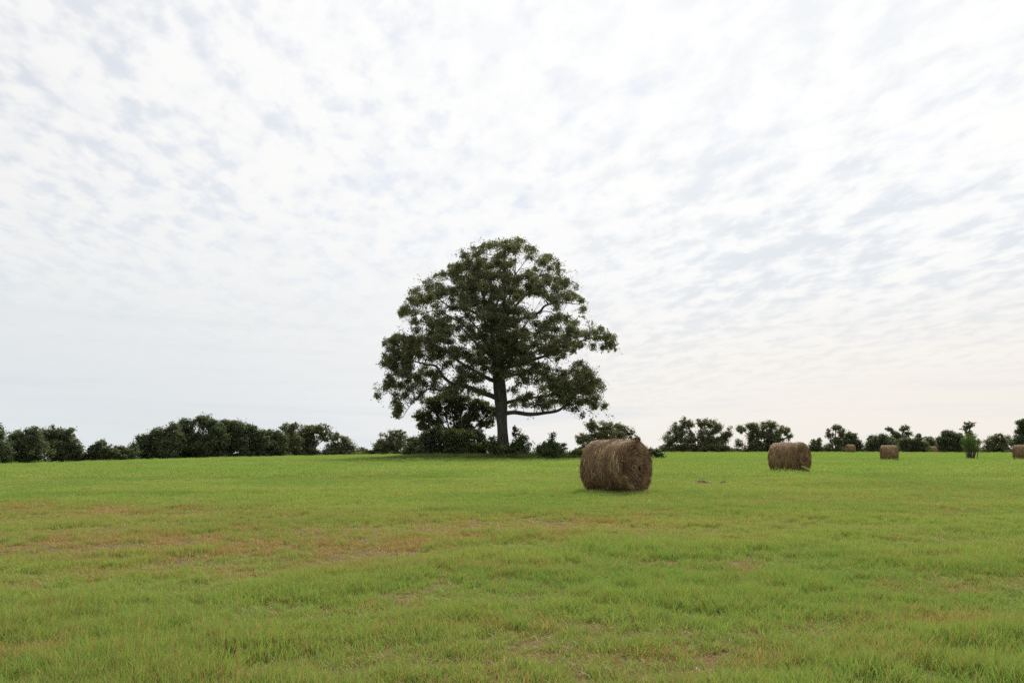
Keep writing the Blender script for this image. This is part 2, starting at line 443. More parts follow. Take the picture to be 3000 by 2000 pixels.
def make_bale(loc, rz, R, L, label, seed, nstraw=3000, detail=1, roll=0.0):
    r = np.random.default_rng(seed)
    so = seed * 3.7
    root = empty('hay_bale', loc, rz)
    tag(root, label, 'hay bale', 'round hay bales left on the field')
    na, nl = (96, 26) if detail else (40, 12)
    edge = 0.13 * R
    def lump(x, th):
        p = Vector((x * 1.3 + so, math.cos(th) * 1.4, math.sin(th) * 1.4))
        a = mnoise.noise(p) * 0.050 + mnoise.noise(p * 3.1) * 0.034 + mnoise.noise(p * 7.3) * 0.022 + mnoise.noise(Vector((x * 9 + so, math.cos(th) * 2, math.sin(th) * 2))) * 0.014
        return a
    def surf(u, th):
        """u -1..1 along the roll, rounded shoulders, flattened foot"""
        x = u * L / 2
        e = max(0.0, (abs(x) - (L / 2 - edge)) / edge)
        rr = R * (1 - 0.11 * e ** 2.2) + lump(x, th) * (1 if detail else .8)
        cy, cz = math.cos(th) * rr, math.sin(th) * rr
        low = ss(-0.35, -1.0, cz / R)
        cy *= 1 + 0.05 * float(low)
        cz = max(cz, -R * 0.965 + 0.02 * mnoise.noise(Vector((x * 3 + so, cy * 3, 0))))
        return Vector((x + 0.02 * mnoise.noise(Vector((so, cy * 2, cz * 2))), cy, cz + R * 0.945))
    V = [surf(-1 + 2 * i / nl, 2 * math.pi * j / na) for i in range(nl + 1) for j in range(na)]
    i = np.arange(nl)[:, None] * na; j = np.arange(na)[None, :]
    fq = np.stack([i + j, i + (j + 1) % na, i + na + (j + 1) % na, i + na + j], -1).reshape(-1, 4)
    link('roll', mesh_np('roll', [tuple(q) for q in V], [fq], (M_HAY,), smooth=True), root)
    # the two coiled ends
    for sg in (-1, 1):
        nr = 16 if detail else 7
        rim = [surf(sg, 2 * math.pi * q / na) for q in range(na)]
        cen = Vector((sg * L / 2, 0, R * 0.945))
        vv = []
        for a in range(nr + 1):
            t = 1 - a / (nr + 0.35)
            for q in range(na):
                th = 2 * math.pi * q / na
                p = cen.lerp(rim[q], t)
                coil = 0.022 * math.sin((t * 7.5 - th / (2 * math.pi)) * 2 * math.pi) * t
                bulge = 0.07 * (1 - t * t) - 0.03 * math.exp(-((t) / 0.16) ** 2)
                k = mnoise.noise(Vector((so + sg, p.y * 2.2, p.z * 2.2))) * 0.05 + mnoise.noise(Vector((so + sg, p.y * 7, p.z * 7))) * 0.02
                # a torn hollow low on the right of the face
                hol = -0.16 * math.exp(-(((p.y - 0.22) / 0.12) ** 2 + ((p.z - R * 0.78) / 0.26) ** 2)) if sg == HOLLOW else 0
                p.x += sg * ((coil + bulge + k) * (1 - t ** 6) + hol)
                vv.append(tuple(p))
        vv.append((cen.x + sg * -0.03, cen.y, cen.z))
        i = np.arange(nr)[:, None] * na
        fe = np.stack([i + j, i + (j + 1) % na, i + na + (j + 1) % na, i + na + j], -1).reshape(-1, 4)
        if sg < 0: fe = fe[:, ::-1]
        ft = np.stack([nr * na + np.arange(na), nr * na + (np.arange(na) + 1) % na, np.full(na, len(vv) - 1)], 1)
        link('coiled_end', mesh_np('coiled_end', vv, [fe, ft], (M_HAY,), smooth=True), root)
    # loose straws all over the surface
    vs, fs, ts, off = [], [], [], 0
    n = nstraw
    th = r.uniform(0, 2 * np.pi, n); u = r.uniform(-1, 1, n)
    pts = np.array([surf(a, b) for a, b in zip(u, th)])
    nr_ = np.stack([np.zeros(n), np.cos(th), np.sin(th)], 1)
    tn = np.stack([r.normal(0, .28, n), -np.sin(th), np.cos(th)], 1) + r.normal(0, .12, (n, 3))
    tn = unit(tn)
    ln = r.uniform(.08, .34, (n, 1)) * (1 if detail else 1.3)
    wd = r.uniform(.004, .011, (n, 1)) * (1 if detail else 2.0)
    patch = np.array([mnoise.noise(Vector((q[0] * 3.3 + so, q[1] * 2.6, q[2] * 2.6))) for q in pts])
    tint = np.clip(r.random(n) ** 1.3 * .75 + .13 + patch * .45, 0, 1)
    pale = r.random(n) < 0.012
    ln[pale] *= 1.5; wd[pale] *= 2.6; tint[pale] = 1.0
    bend = ln ** 2 / (8 * R) * 2.2 - r.exponential(.022, (n, 1))
    a, b, c = straws(pts + nr_ * r.uniform(0.0, .022, (n, 1)), tn, nr_, ln, wd, tint, bend, r)
    vs.append(a); fs.append(b); ts.append(c); off += len(a)
    m_ = int(n * 0.62)
    for sg in (-1, 1):
        th = r.uniform(0, 2 * np.pi, m_); q = np.sqrt(r.uniform(0.01, 1, m_)) * 0.97
        rim = np.array([surf(sg, t) for t in th])
        cen = np.array([sg * L / 2, 0, R * 0.945])
        pts = cen + (rim - cen) * q[:, None]
        pts[:, 0] += sg * (0.07 * (1 - q * q) + r.uniform(0, .03, m_))
        nn = np.tile([sg * 1.0, 0, 0], (m_, 1)) + r.normal(0, .15, (m_, 3))
        tn = np.stack([r.normal(0, .2, m_), -np.sin(th), np.cos(th)], 1) + r.normal(0, .35, (m_, 3))
        patch = np.array([mnoise.noise(Vector((sg * 3 + so, q_[1] * 3.6, q_[2] * 3.6))) for q_ in pts])
        tint = np.clip(r.random(m_) ** 1.5 * .7 + .06 + patch * .5, 0, 1); ln = r.uniform(.06, .28, (m_, 1)); wd = r.uniform(.004, .010, (m_, 1)) * (1 if detail else 2)
        pale = r.random(m_) < 0.01
        ln[pale] *= 1.4; wd[pale] *= 2.5; tint[pale] = 1.0
        a, b, c = straws(pts, unit(tn), unit(nn), ln, wd, tint, -r.exponential(.012, (m_, 1)), r)
        vs.append(a); fs.append(b + off); ts.append(c); off += len(a)
    # wisps shed on the ground round the foot
    m_ = 420 if detail else 60
    an = r.uniform(0, 2 * np.pi, m_); q = r.uniform(1.0, 1.45, m_) + r.exponential(.12, m_)
    pts = np.stack([np.cos(an) * q * L * .52, np.sin(an) * q * R * .62, r.uniform(.03, .13, m_)], 1)
    a, b, c = straws(pts, unit(r.normal(0, 1, (m_, 3)) * [1, 1, .35]), np.tile([0, 0, 1.], (m_, 1)) + r.normal(0, .3, (m_, 3)), r.uniform(.08, .3, (m_, 1)), r.uniform(.005, .011, (m_, 1)), r.random(m_), r.normal(0, .02, (m_, 1)), r)
    vs.append(a); fs.append(b + off); ts.append(c); off += len(a)
    me = mesh_np('loose_straw', np.concatenate(vs), [np.concatenate(fs)], (M_STRAW,), attrs={'tint': ('FACE', 'FLOAT', np.concatenate(ts))})
    tag(link('loose_straw', me, root), kind='stuff')
    return root

HOLLOW = 1
def bale_at(px, d, rz, label, seed, R=0.91, L=1.55, nstraw=3000, detail=1, sink=0.03):
    g = ground_at(px, d)
    return make_bale((g.x, g.y, g.z - sink), math.radians(rz), R, L, label, seed, nstraw, detail)
bale_at(1805, 29.0, -45, 'nearest and largest brown hay bale, standing in front of the low bush', 1, nstraw=9000, L=1.72)
bale_at(2313, 50.5, -48, 'second largest brown hay bale, right of the nearest one below two round trees', 2, nstraw=6000, L=1.8, R=.94)
bale_at(2605, 91.0, -18, 'tilted mid-distance hay bale in front of the dark tree clump', 3, nstraw=2500, R=.90)
bale_at(2492, 176.0, 8, 'small distant hay bale at the foot of a tall thin tree', 4, nstraw=900, detail=0)
bale_at(2731, 189.0, 25, 'tiny far hay bale half sunk behind the crest of the field', 5, nstraw=500, detail=0, L=1.8)
bale_at(2994, 95.0, -25, 'hay bale cut off by the right edge of the picture', 6, nstraw=2500, R=.92)

# scraps of old hay lying on the grass
def hay_scrap(px, d, w_, dp, h, label, seed, n=500):
    r = np.random.default_rng(seed)
    g = ground_at(px, d)
    root = empty('hay_scrap', g); tag(root, label, 'hay', 'scraps of old hay on the grass')
    nx_, ny_ = 22, 12
    X, Y = np.meshgrid(np.linspace(-1, 1, nx_), np.linspace(-1, 1, ny_))
    q = np.sqrt(X ** 2 + Y ** 2)
    H = h * np.clip(1 - q ** 2, 0, 1) * (0.35 + 1.1 * fbm(X * 2.3 + seed, Y * 2.3, 3)) - 0.05 * (q > .95)
    vv = np.stack([X * w_ / 2, Y * dp / 2, H], -1).reshape(-1, 3)
    i = np.arange((ny_ - 1) * nx_).reshape(ny_ - 1, nx_)[:, :-1].ravel()
    link('mound', mesh_np('mound', vv, [np.stack([i, i + 1, i + nx_ + 1, i + nx_], 1)], (M_HAY,), smooth=True), root)
    k = r.integers(0, len(vv), n)
    pts = vv[k] + r.normal(0, .03, (n, 3)) * [1, 1, .2]; pts[:, 2] += .015
    a, b, c = straws(pts, unit(r.normal(0, 1, (n, 3)) * [1, 1, .25]), np.tile([0, 0, 1.], (n, 1)) + r.normal(0, .2, (n, 3)), r.uniform(.08, .3, (n, 1)), r.uniform(.006, .014, (n, 1)), r.random(n), r.normal(0, .02, (n, 1)), r)
    tag(link('loose_straw', mesh_np('loose_straw', a, [b], (M_STRAW,), attrs={'tint': ('FACE', 'FLOAT', c)}), root), kind='stuff')
hay_scrap(2058, 35.0, 0.85, 0.7, 0.19, 'flat brown scrap of hay on the grass between the two nearest bales', 21)
hay_scrap(2116, 35.5, 0.28, 0.28, 0.16, 'tiny tuft of hay on the grass just right of the larger scrap', 22, 120)
hay_scrap(1914, 100.0, 1.2, 0.8, 0.45, 'reddish heap of dead stuff at the foot of the bush behind the nearest bale', 23, 400)

# ------------------------------------------------------------------ the great oak
OAK_D = 107.0
def Z(zx, zy, dd=0.0):
    """pixel in the enlarged view of the oak -> world, dd metres behind the trunk"""
    return P(1050 + zx * 0.4782, 650 + zy * 0.4782, OAK_D + dd)
ROWS = [  # crown density traced cell by cell, each cell about one metre
    {13: 3, 14: 7, 15: 6, 16: 7, 17: 8, 18: 4, 19: 1},
    {10: 2, 11: 4, 12: 7, 13: 8, 14: 6, 15: 7, 16: 7, 17: 8, 18: 6, 19: 7, 20: 2},
    {10: 5, 11: 8, 12: 8, 13: 7, 14: 5, 15: 8, 16: 7, 17: 5, 18: 4, 19: 5, 20: 7, 21: 8, 22: 4},
    {8: 2, 9: 7, 10: 9, 11: 9, 12: 8, 13: 8, 14: 9, 15: 9, 16: 7, 17: 2, 18: 1, 19: 3, 20: 5, 21: 7, 22: 6},
    {7: 4, 8: 7, 9: 8, 10: 8, 11: 9, 12: 9, 13: 9, 14: 9, 15: 9, 16: 9, 17: 7, 18: 8, 19: 7, 20: 6, 21: 5, 22: 6, 23: 3},
    {5: 2, 6: 7, 7: 8, 8: 5, 9: 5, 10: 9, 11: 9, 12: 9, 13: 9, 14: 9, 15: 8, 16: 8, 17: 8, 18: 8, 19: 9, 20: 8, 21: 6, 22: 7, 23: 7, 24: 4},
    {4: 5, 5: 8, 6: 9, 7: 8, 8: 8, 9: 8, 10: 9, 11: 9, 12: 9, 13: 8, 14: 8, 15: 9, 16: 9, 17: 9, 18: 9, 19: 9, 20: 7, 21: 3, 22: 7, 23: 5, 24: 6},
    {4: 7, 5: 8, 6: 8, 7: 7, 8: 5, 9: 5, 10: 6, 11: 7, 12: 7, 13: 9, 14: 6, 15: 7, 16: 8, 17: 8, 18: 4, 19: 2, 20: 5, 21: 8, 22: 7, 23: 6, 24: 7, 25: 5},
    {3: 6, 4: 4, 5: 6, 6: 6, 7: 5, 8: 6, 9: 5, 10: 7, 11: 8, 12: 7, 13: 9, 14: 8, 15: 9, 16: 6, 17: 7, 18: 5, 19: 1, 20: 3, 21: 5, 22: 5, 23: 2, 24: 4, 25: 7},
    {3: 8, 4: 8, 5: 1, 6: 7, 7: 8, 8: 5, 9: 5, 10: 4, 11: 5, 12: 6, 13: 9, 14: 9, 15: 9, 16: 8, 17: 9, 18: 8, 19: 5, 20: 3, 21: 5, 22: 7, 23: 4, 24: 2, 25: 3},
    {3: 3, 4: 3, 5: 3, 6: 8, 7: 8, 8: 5, 9: 4, 10: 6, 11: 5, 12: 2, 13: 8, 14: 9, 15: 9, 16: 9, 17: 8, 18: 6, 19: 7, 20: 7, 21: 6, 22: 8, 23: 7, 24: 7, 25: 4, 26: 3, 27: 3},
    {2: 4, 3: 4, 4: 2, 5: 6, 6: 8, 7: 7, 8: 7, 9: 7, 10: 7, 11: 7, 12: 4, 13: 9, 14: 9, 15: 9, 16: 9, 17: 8, 18: 4, 19: 6, 20: 8, 21: 7, 22: 7, 23: 8, 24: 8, 25: 8, 26: 7, 27: 8, 28: 6, 29: 2},
    {1: 6, 2: 9, 3: 9, 4: 9, 5: 9, 6: 9, 7: 9, 8: 9, 9: 8, 10: 8, 11: 8, 12: 8, 13: 8, 14: 9, 15: 9, 16: 9, 17: 9, 18: 8, 19: 6, 20: 6, 21: 6, 22: 7, 23: 8, 24: 7, 25: 7, 26: 6, 27: 6, 28: 7, 29: 5},
    {1: 7, 2: 9, 3: 9, 4: 9, 5: 9, 6: 9, 7: 9, 8: 9, 9: 9, 10: 7, 11: 7, 12: 8, 13: 8, 14: 9, 15: 8, 16: 9, 17: 9, 18: 9, 19: 8, 20: 7, 21: 7, 22: 8, 23: 4, 24: 5, 25: 2, 26: 5, 27: 3, 28: 5, 29: 4},
    {1: 7, 2: 9, 3: 9, 4: 9, 5: 8, 6: 8, 7: 7, 8: 7, 9: 7, 10: 7, 11: 7, 12: 8, 13: 7, 14: 8, 15: 9, 16: 9, 17: 9, 18: 9, 19: 6, 20: 3, 21: 5, 22: 6, 23: 3, 24: 1, 26: 2},
    {0: 5, 1: 7, 2: 9, 3: 7, 4: 5, 5: 4, 6: 6, 7: 5, 8: 4, 9: 7, 10: 7, 11: 5, 12: 6, 13: 8, 14: 9, 15: 9, 16: 8, 17: 9, 18: 9, 19: 8, 20: 6, 21: 4, 22: 2, 23: 1, 24: 4, 25: 6, 26: 3},
    {1: 5, 2: 6, 3: 8, 4: 7, 5: 8, 6: 8, 7: 6, 8: 3, 9: 3, 10: 7, 11: 6, 12: 6, 13: 6, 14: 8, 15: 9, 16: 9, 17: 8, 18: 8, 19: 6, 20: 8, 21: 7, 22: 4, 23: 7, 24: 8, 25: 8, 26: 8, 27: 3},
    {1: 5, 2: 7, 3: 7, 4: 8, 5: 8, 6: 6, 7: 4, 8: 5, 9: 6, 10: 7, 11: 7, 12: 7, 13: 5, 14: 3, 15: 2, 16: 4, 17: 4, 18: 6, 19: 5, 20: 6, 21: 8, 22: 8, 23: 8, 24: 9, 25: 9, 26: 9, 27: 7, 28: 1},
    {0: 6, 1: 6, 2: 7, 3: 7, 4: 7, 5: 7, 6: 4, 7: 6, 8: 5, 9: 6, 10: 4, 11: 5, 12: 6, 13: 6, 14: 1, 16: 5, 17: 5, 18: 2, 19: 3, 20: 7, 21: 8, 22: 9, 23: 9, 24: 9, 25: 9, 26: 8, 27: 7},
    {0: 7, 1: 1, 2: 7, 3: 7, 4: 6, 5: 5, 6: 2, 7: 6, 8: 4, 9: 3, 10: 3, 11: 3, 12: 3, 13: 2, 16: 2, 17: 4, 18: 6, 19: 7, 20: 8, 21: 8, 22: 9, 23: 8, 24: 9, 25: 8, 26: 7, 27: 8, 28: 2},
    {0: 2, 1: 3, 2: 8, 3: 6, 4: 3, 5: 1, 16: 3, 17: 5, 18: 5, 19: 5, 20: 7, 21: 6, 22: 5, 23: 7, 24: 7, 25: 7, 26: 6, 27: 6, 28: 5},
    {1: 1, 2: 7, 3: 3, 4: 1, 17: 1, 19: 2, 22: 1, 24: 2, 25: 4, 26: 1, 27: 2, 28: 4}]

def build_oak():
    base = ground_at(1050 + 887 * .4782, OAK_D)
    root = empty('oak_tree', base)
    tag(root, 'huge lone oak with a broad dark crown, towering over the field', 'tree')
    inv = -Vector(base)
    r = np.random.default_rng(42)
    # trunk, with a flared foot
    tk = Tubes()
    path = [Z(887, 1452), Z(887, 1425), Z(886, 1370), Z(884, 1290), Z(880, 1200), Z(876, 1110), Z(872, 1010), Z(868, 920), Z(868, 830), Z(870, 740), Z(876, 640), Z(888, 540), Z(896, 440), Z(898, 330), Z(892, 230)]
    rad = [1.35, 1.02, .76, .67, .68, .72, .68, .58, .54, .46, .36, .26, .18, .11, .05]
    p, q = smooth_path(path, rad, 5)
    tk.add([Vector(a) + inv for a in p], q, 18, 0.24)
    p, q = smooth_path([Z(862, 1120, .3), Z(850, 1020, .5), Z(843, 930, .6), Z(832, 820, .8), Z(822, 700, 1.0), Z(812, 580, 1.2), Z(808, 460, 1.2), Z(815, 340, 1)], [.55, .5, .42, .36, .28, .2, .13, .06], 5)
    tk.add([Vector(a) + inv for a in p], q, 12, 0.16)
    link('trunk', tk.mesh('trunk', M_BARK), root)
    limbs = [
        ([(905, 1172, 0), (960, 1170, -.3), (1050, 1172, -.8), (1150, 1168, -1.4), (1225, 1160, -2), (1262, 1128, -2.2), (1312, 1072, -2.6), (1390, 1010, -3), (1440, 960, -3.2)], .30),
        ([(898, 1110, 0), (990, 1090, .8), (1080, 1076, 1.6), (1180, 1055, 2.6), (1290, 1020, 3.6), (1400, 990, 4.4)], .22),
        ([(862, 1088, 0), (820, 1070, -.4), (760, 1045, -1), (700, 1022, -1.6), (620, 1000, -2.4), (565, 985, -3), (520, 945, -3.4), (470, 890, -3.8), (430, 875, -4), (330, 858, -4), (230, 870, -4)], .36),
        ([(605, 998, -2.5), (520, 1024, -2.8), (430, 1025, -3), (385, 1055, -3), (320, 1120, -3), (275, 1195, -3)], .14),
        ([(872, 985, 0), (820, 965, -.8), (750, 935, -2), (690, 900, -3), (620, 850, -4), (560, 805, -5), (450, 745, -6), (300, 705, -6.5)], .30),
        ([(862, 945, 0), (790, 890, 1), (700, 850, 2), (600, 800, 3.5), (450, 790, 5), (280, 800, 6)], .22),
        ([(850, 830, .4), (760, 715, 1), (660, 650, 1.2), (605, 605, 1.2), (560, 572, 1), (480, 535, .6), (340, 578, 0)], .22),
        ([(822, 700, 1), (760, 602, 0), (705, 552, -1), (650, 530, -1.6), (560, 520, -2.4), (450, 430, -3.4), (380, 420, -4)], .20),
        ([(815, 620, 1.1), (765, 545, 2), (725, 485, 2.6), (680, 455, 3), (590, 375, 3.6), (510, 320, 4)], .17),
        ([(870, 700, 0), (780, 500, -2.5), (740, 360, -4), (690, 240, -4.5)], .2),
        ([(890, 540, 0), (880, 400, 1.6), (860, 280, 2), (845, 160, 2)], .18),
        ([(892, 560, 0), (925, 440, -1.6), (960, 320, -2.4), (965, 180, -2.6)], .18),
        ([(885, 600, 0), (1000, 475, 1.6), (1070, 390, 2.4), (1150, 260, 3)], .2),
        ([(955, 330, -2.4), (1010, 265, -2.6), (1060, 190, -2.6)], .07),
        ([(876, 660, 0), (1000, 600, -1.4), (1100, 555, -2.4), (1150, 513, -2.8), (1235, 495, -3), (1290, 505, -3), (1360, 500, -3)], .22),
        ([(870, 840, 0), (980, 812, 1.2), (1060, 795, 2), (1150, 765, 2.6), (1300, 740, 3), (1450, 700, 3.2), (1540, 720, 3.2)], .28),
        ([(868, 905, 0), (1000, 870, -2), (1090, 835, -3.4), (1180, 800, -4.4), (1300, 720, -5.2), (1420, 690, -5.6)], .26),
        ([(872, 960, 0), (980, 930, 2), (1100, 890, 3.6), (1200, 930, 4.8), (1300, 960, 5)], .2),
        ([(872, 880, 0), (930, 780, -3.6), (980, 700, -6.4), (1020, 620, -8.4)], .24),
        ([(862, 900, 0), (780, 790, -3.8), (700, 720, -6.6), (640, 640, -8.6)], .24),
        ([(868, 780, 0), (850, 650, -3.8), (850, 520, -6.2), (870, 420, -7.2)], .2),
        ([(872, 870, 0), (950, 760, 4), (1010, 660, 7), (1060, 560, 9)], .22),
        ([(850, 820, 0), (760, 700, 4), (690, 600, 7), (600, 480, 9)], .22)]
    skel = []
    for pts, r0 in limbs:
        P3 = [Z(*a) for a in pts]
        n = len(P3)
        rr = [r0 * (1 - 0.84 * i / (n - 1)) for i in range(n)]
        for i in range(1, n): P3[i] = P3[i] + Vector((0, 0, 0)) + Vector(r.normal(0, .10, 3))
        p, q = smooth_path(P3, rr, 5)
        t = Tubes(); t.add([Vector(a) + inv for a in p], q, 9, 0.18)
        link('limb', t.mesh('limb', M_BARK), root)
        skel += [(a, b) for a, b in zip(p[3:], q[3:])]
    p, q = smooth_path(path, rad, 5)
    skel += [(a, b) for a, b in zip(p[35:], q[35:])]
    SK = np.array([a for a, b in skel]); SR = np.array([b for a, b in skel])
    # leaf sprays from the traced density
    D = np.zeros((24, 32))
    for i, row in enumerate(ROWS):
        for c, v in row.items(): D[i + 1, c + 1] = v
    sprays, pads, thin = [], [], []
    for i in range(24):
        for c in range(32):
            d = D[i, c]
            if d <= 0: continue
            nn = -math.log(1 - min(d, 9.4) / 10.0) * 1.0
            nn = int(nn + r.random())
            zx0, zy0 = 100 + (c - 1) * 50, 100 + (i - 1) * 50
            # half-depth of the crown here
            ex = (zx0 + 25 - 850) / 760.0
            hd = 9.5 * math.sqrt(max(0.04, 1 - ex * ex)) * (0.55 + 0.45 * math.sin(math.pi * min(1, max(0.05, (zy0 - 40) / 1250.0))))
            for k_ in range(nn):
                pads.append((np.array(Z(zx0 + r.uniform(-2, 52), zy0 + r.uniform(0, 50), r.uniform(-1, 1) * hd)), r.uniform(.38, .82)))
            for k_ in range(int(.55 * d * (.45 + .5 * r.random()))):      # thin sprigs between the pads
                thin.append(np.array(Z(zx0 + r.uniform(0, 50), zy0 + r.uniform(0, 50), r.uniform(-1, 1) * hd)))
    # each pad: a dense, slightly flattened tuft of leaves with a ragged rim of smaller sprigs
    cl = []
    for c, R_ in pads:
        nsp = int(16 + 26 * R_ * R_)
        u = unit(r.normal(size=(nsp, 3))) * (r.uniform(.02, 1, (nsp, 1)) ** .55)
        sp = c + u * [R_ * r.uniform(.6, 1.5), R_ * r.uniform(.7, 1.4), R_ * r.uniform(.5, 1.0)]
        sprays.append(c)
        cl.append(np.repeat(sp, 19, 0) + r.normal(0, 1, (nsp * 19, 3)) * [.25, .25, .20])
    th_ = np.repeat(np.array(thin), 20, 0)
    cl.append(th_ + r.normal(0, 1, th_.shape) * [.27, .27, .22])
    S = np.array(sprays + thin)
    cen = np.concatenate(cl)
    # keep the openings between the boughs free of leaves
    c_, s_ = math.cos(PITCH), math.sin(PITCH)
    dc = cen[:, 1] * c_ + (cen[:, 2] - EYE) * s_
    up_ = -cen[:, 1] * s_ + (cen[:, 2] - EYE) * c_
    gx = ((1500 + cen[:, 0] / dc * F - 1050) / .4782 - 100) / 50 + .5
    gy = ((1000 - up_ / dc * F - 650) / .4782 - 100) / 50 + .5
    gx, gy = np.clip(gx, 0, 30.99), np.clip(gy, 0, 22.99)
    xi, yi = gx.astype(int), gy.astype(int); fx, fy = gx - xi, gy - yi
    db = (D[yi, xi] * (1 - fx) + D[yi, np.minimum(xi + 1, 31)] * fx) * (1 - fy) + (D[yi + 1, xi] * (1 - fx) + D[yi + 1, np.minimum(xi + 1, 31)] * fx) * fy
    db = db + (fbm(gx * 2.4 + 3, gy * 2.4 + 8, 3) - .5) * 7.0
    cen = cen[r.random(len(cen)) < np.clip((db - 2.2) / 2.6, .05, 1)]
    me = leaves_mesh('crown', cen + np.array(inv), 0.215, M_OAK, aspect=0.52, droop=.45, seed=9)
    tag(link('crown', me, root), kind='stuff')
    # twigs that carry the sprays
    tw = Tubes()
    pick = r.permutation(len(S))[:1100]
    for a in S[pick]:
        dist = np.linalg.norm((SK - a) * [1, .7, 1], axis=1) + 0.8 * np.maximum(0, SK[:, 2] - a[2])
        k = int(np.argmin(dist))
        b = SK[k]; ln = np.linalg.norm(a - b)
        if ln > 3.6 or ln < .5: continue
        r0 = min(SR[k] * .7, .025 + .016 * ln)
        mid = (a + b) / 2 + np.array([0, 0, .12 * ln]) + r.normal(0, .07 * ln, 3)
        pp, qq = smooth_path([b, mid, a], [r0, r0 * .6, r0 * .2], 3)
        tw.add([Vector(x) + inv for x in pp], qq, 4)
    tag(link('branches', tw.mesh('branches', M_TWIG), root), kind='stuff')
    return len(S)
NS = build_oak()

# ------------------------------------------------------------------ other trees and shrubs
def make_tree(name, label, cat, base_px, d, blobs, mat=M_DARK, trunk_r=0.16, leaf=0.27, dens=1.0, group=None, seed=1, stems=1, sub_f=0.32, depth=0.8, droop=.2, aspect=.62):
    """blobs: (px, py, rx, ry, density) lobes of the crown in photo pixels at distance d"""
    r = np.random.default_rng(seed)
    g = ground_at(base_px, d)
    root = empty(name, g); tag(root, label, cat, group)
    inv = -Vector(g)
    mpp = d / F
    cen_all, lobes = [], []
    n_lobe = len(blobs)
    if name in ('skyline_tree', 'cedar_tree', 'low_bush'):      # leafy suckers and scrub at the foot
        x0, x1 = min(b[0] - b[2] for b in blobs), max(b[0] + b[2] for b in blobs)
        lowest = max(b[1] + b[3] for b in blobs)
        gp = (EYE - float(terr(*ground_at(base_px, min(d, 170))[:2]))) / min(d, 170) * F + 1310
        k = max(2, int((x1 - x0) / 34))
        blobs = list(blobs) + [(x0 + (x1 - x0) * (i + .5) / k + r.uniform(-6, 6), gp - 6 + r.uniform(-3, 3), (x1 - x0) / k * .75, r.uniform(10, 18), 1.3) for i in range(k)]
    for (px, py, rx, ry, de) in blobs:
        c = np.array(P(px, py, d + r.uniform(-.35, .35) * rx * mpp))
        a = np.array([rx * mpp, rx * mpp * depth, ry * mpp])
        lobes.append((c, a))
        area = math.pi * a[0] * a[2]
        size = max(.28, min(a[0], a[2]) * sub_f)
        nsub = max(5, int(area / (math.pi * size * size) * (2.6 if mat is M_OLIVE else 3.4) * de))
        u = unit(r.normal(size=(nsub, 3))) * (r.uniform(.12, 1, (nsub, 1)) ** .45) * r.uniform(.75, 1.18, (nsub, 1))
        sc_ = c + u * a * .88
        nl = max(6, int(4.6 * dens * math.pi * size * size / (leaf * leaf * aspect * .5) * .55))
        q = np.repeat(sc_, nl, 0) + r.normal(0, 1, (nsub * nl, 3)) * [1, 1, .8] * np.repeat(size * r.uniform(.30, .85, nsub), nl)[:, None]
        st_ = r.random(len(q)) < .04
        q[st_] += r.normal(0, size * .6, (int(st_.sum()), 3))
        cen_all.append(q)
    cen = np.concatenate(cen_all)
    # nothing grows below the soil
    gzv = terr(cen[:, 0], cen[:, 1]); cen[:, 2] = np.where(cen[:, 2] < gzv + .05, gzv + .05 + np.abs(cen[:, 2] - gzv) * .3, cen[:, 2])
    tag(link('crown', leaves_mesh('crown', cen + np.array(inv), leaf, mat, aspect=aspect, seed=seed + 100, droop=droop), root), kind='stuff')
    t = Tubes()
    for (c, a) in lobes[:n_lobe]:
        foot = np.array(g) + np.array([r.normal(0, .12 * (stems > 1) * 3), r.normal(0, .1), -.3])
        hh = c[2] - foot[2]
        mid = foot + np.array([(c[0] - foot[0]) * .25, (c[1] - foot[1]) * .25, hh * .5]) + r.normal(0, .04 * hh, 3)
        r0 = trunk_r / math.sqrt(stems if stems > 1 else 1)
        pp, qq = smooth_path([foot, mid, c], [r0, r0 * .7, r0 * .35], 4)
        t.add([Vector(x) + inv for x in pp], qq, 7, .1)
        for _ in range(7):
            e = c + unit(r.normal(size=(1, 3)))[0] * a * r.uniform(.5, .9)
            m_ = (c + e) / 2 + np.array([0, 0, -.1 * a[2]])
            s0 = mid + (c - mid) * r.uniform(.3, 1)
            pp, qq = smooth_path([s0, m_, e], [r0 * .4, r0 * .25, r0 * .08], 3)
            t.add([Vector(x) + inv for x in pp], qq, 5)
    link('trunk', t.mesh('trunk', M_TWIG), root)
    return root

GL = 'trees along the left skyline'
GR = 'trees along the right skyline'
# left skyline, from the left edge inwards
def crest_d(px): return 150 + 35 * max(0, min(1, px / 1000))
make_tree('skyline_tree', 'tall dark tree cut off by the left edge of the picture', 'tree', -25, 128, [(-25, 1300, 45, 55, 1.2), (-18, 1262, 26, 24, 1), (0, 1335, 40, 35, 1.3)], group=GL, seed=31)
make_tree('skyline_tree', 'dark bushy tree second from the left edge, with a ragged top', 'tree', 85, 132, [(50, 1290, 36, 30, 1), (96, 1272, 30, 26, 1), (85, 1320, 60, 40, 1.3), (60, 1345, 60, 25, 1.3)], group=GL, seed=32)
make_tree('skyline_tree', 'round-topped dark tree with sky showing through, right of the ragged one', 'tree', 170, 138, [(150, 1272, 34, 24, .9), (190, 1278, 34, 26, .9), (212, 1305, 26, 24, .8), (165, 1318, 40, 34, 1.1), (190, 1338, 46, 24, 1.2), (128, 1290, 26, 26, 1.1), (222, 1325, 26, 22, 1.1)], group=GL, seed=33, sub_f=.32)
make_tree('skyline_tree', 'small dark tree with a spiky top, alone in the left gap', 'tree', 296, 140, [(298, 1302, 22, 14, 1), (280, 1318, 26, 18, 1.1), (318, 1322, 30, 18, 1.1), (270, 1338, 40, 16, 1.3), (330, 1338, 34, 16, 1.3)], group=GL, seed=34)
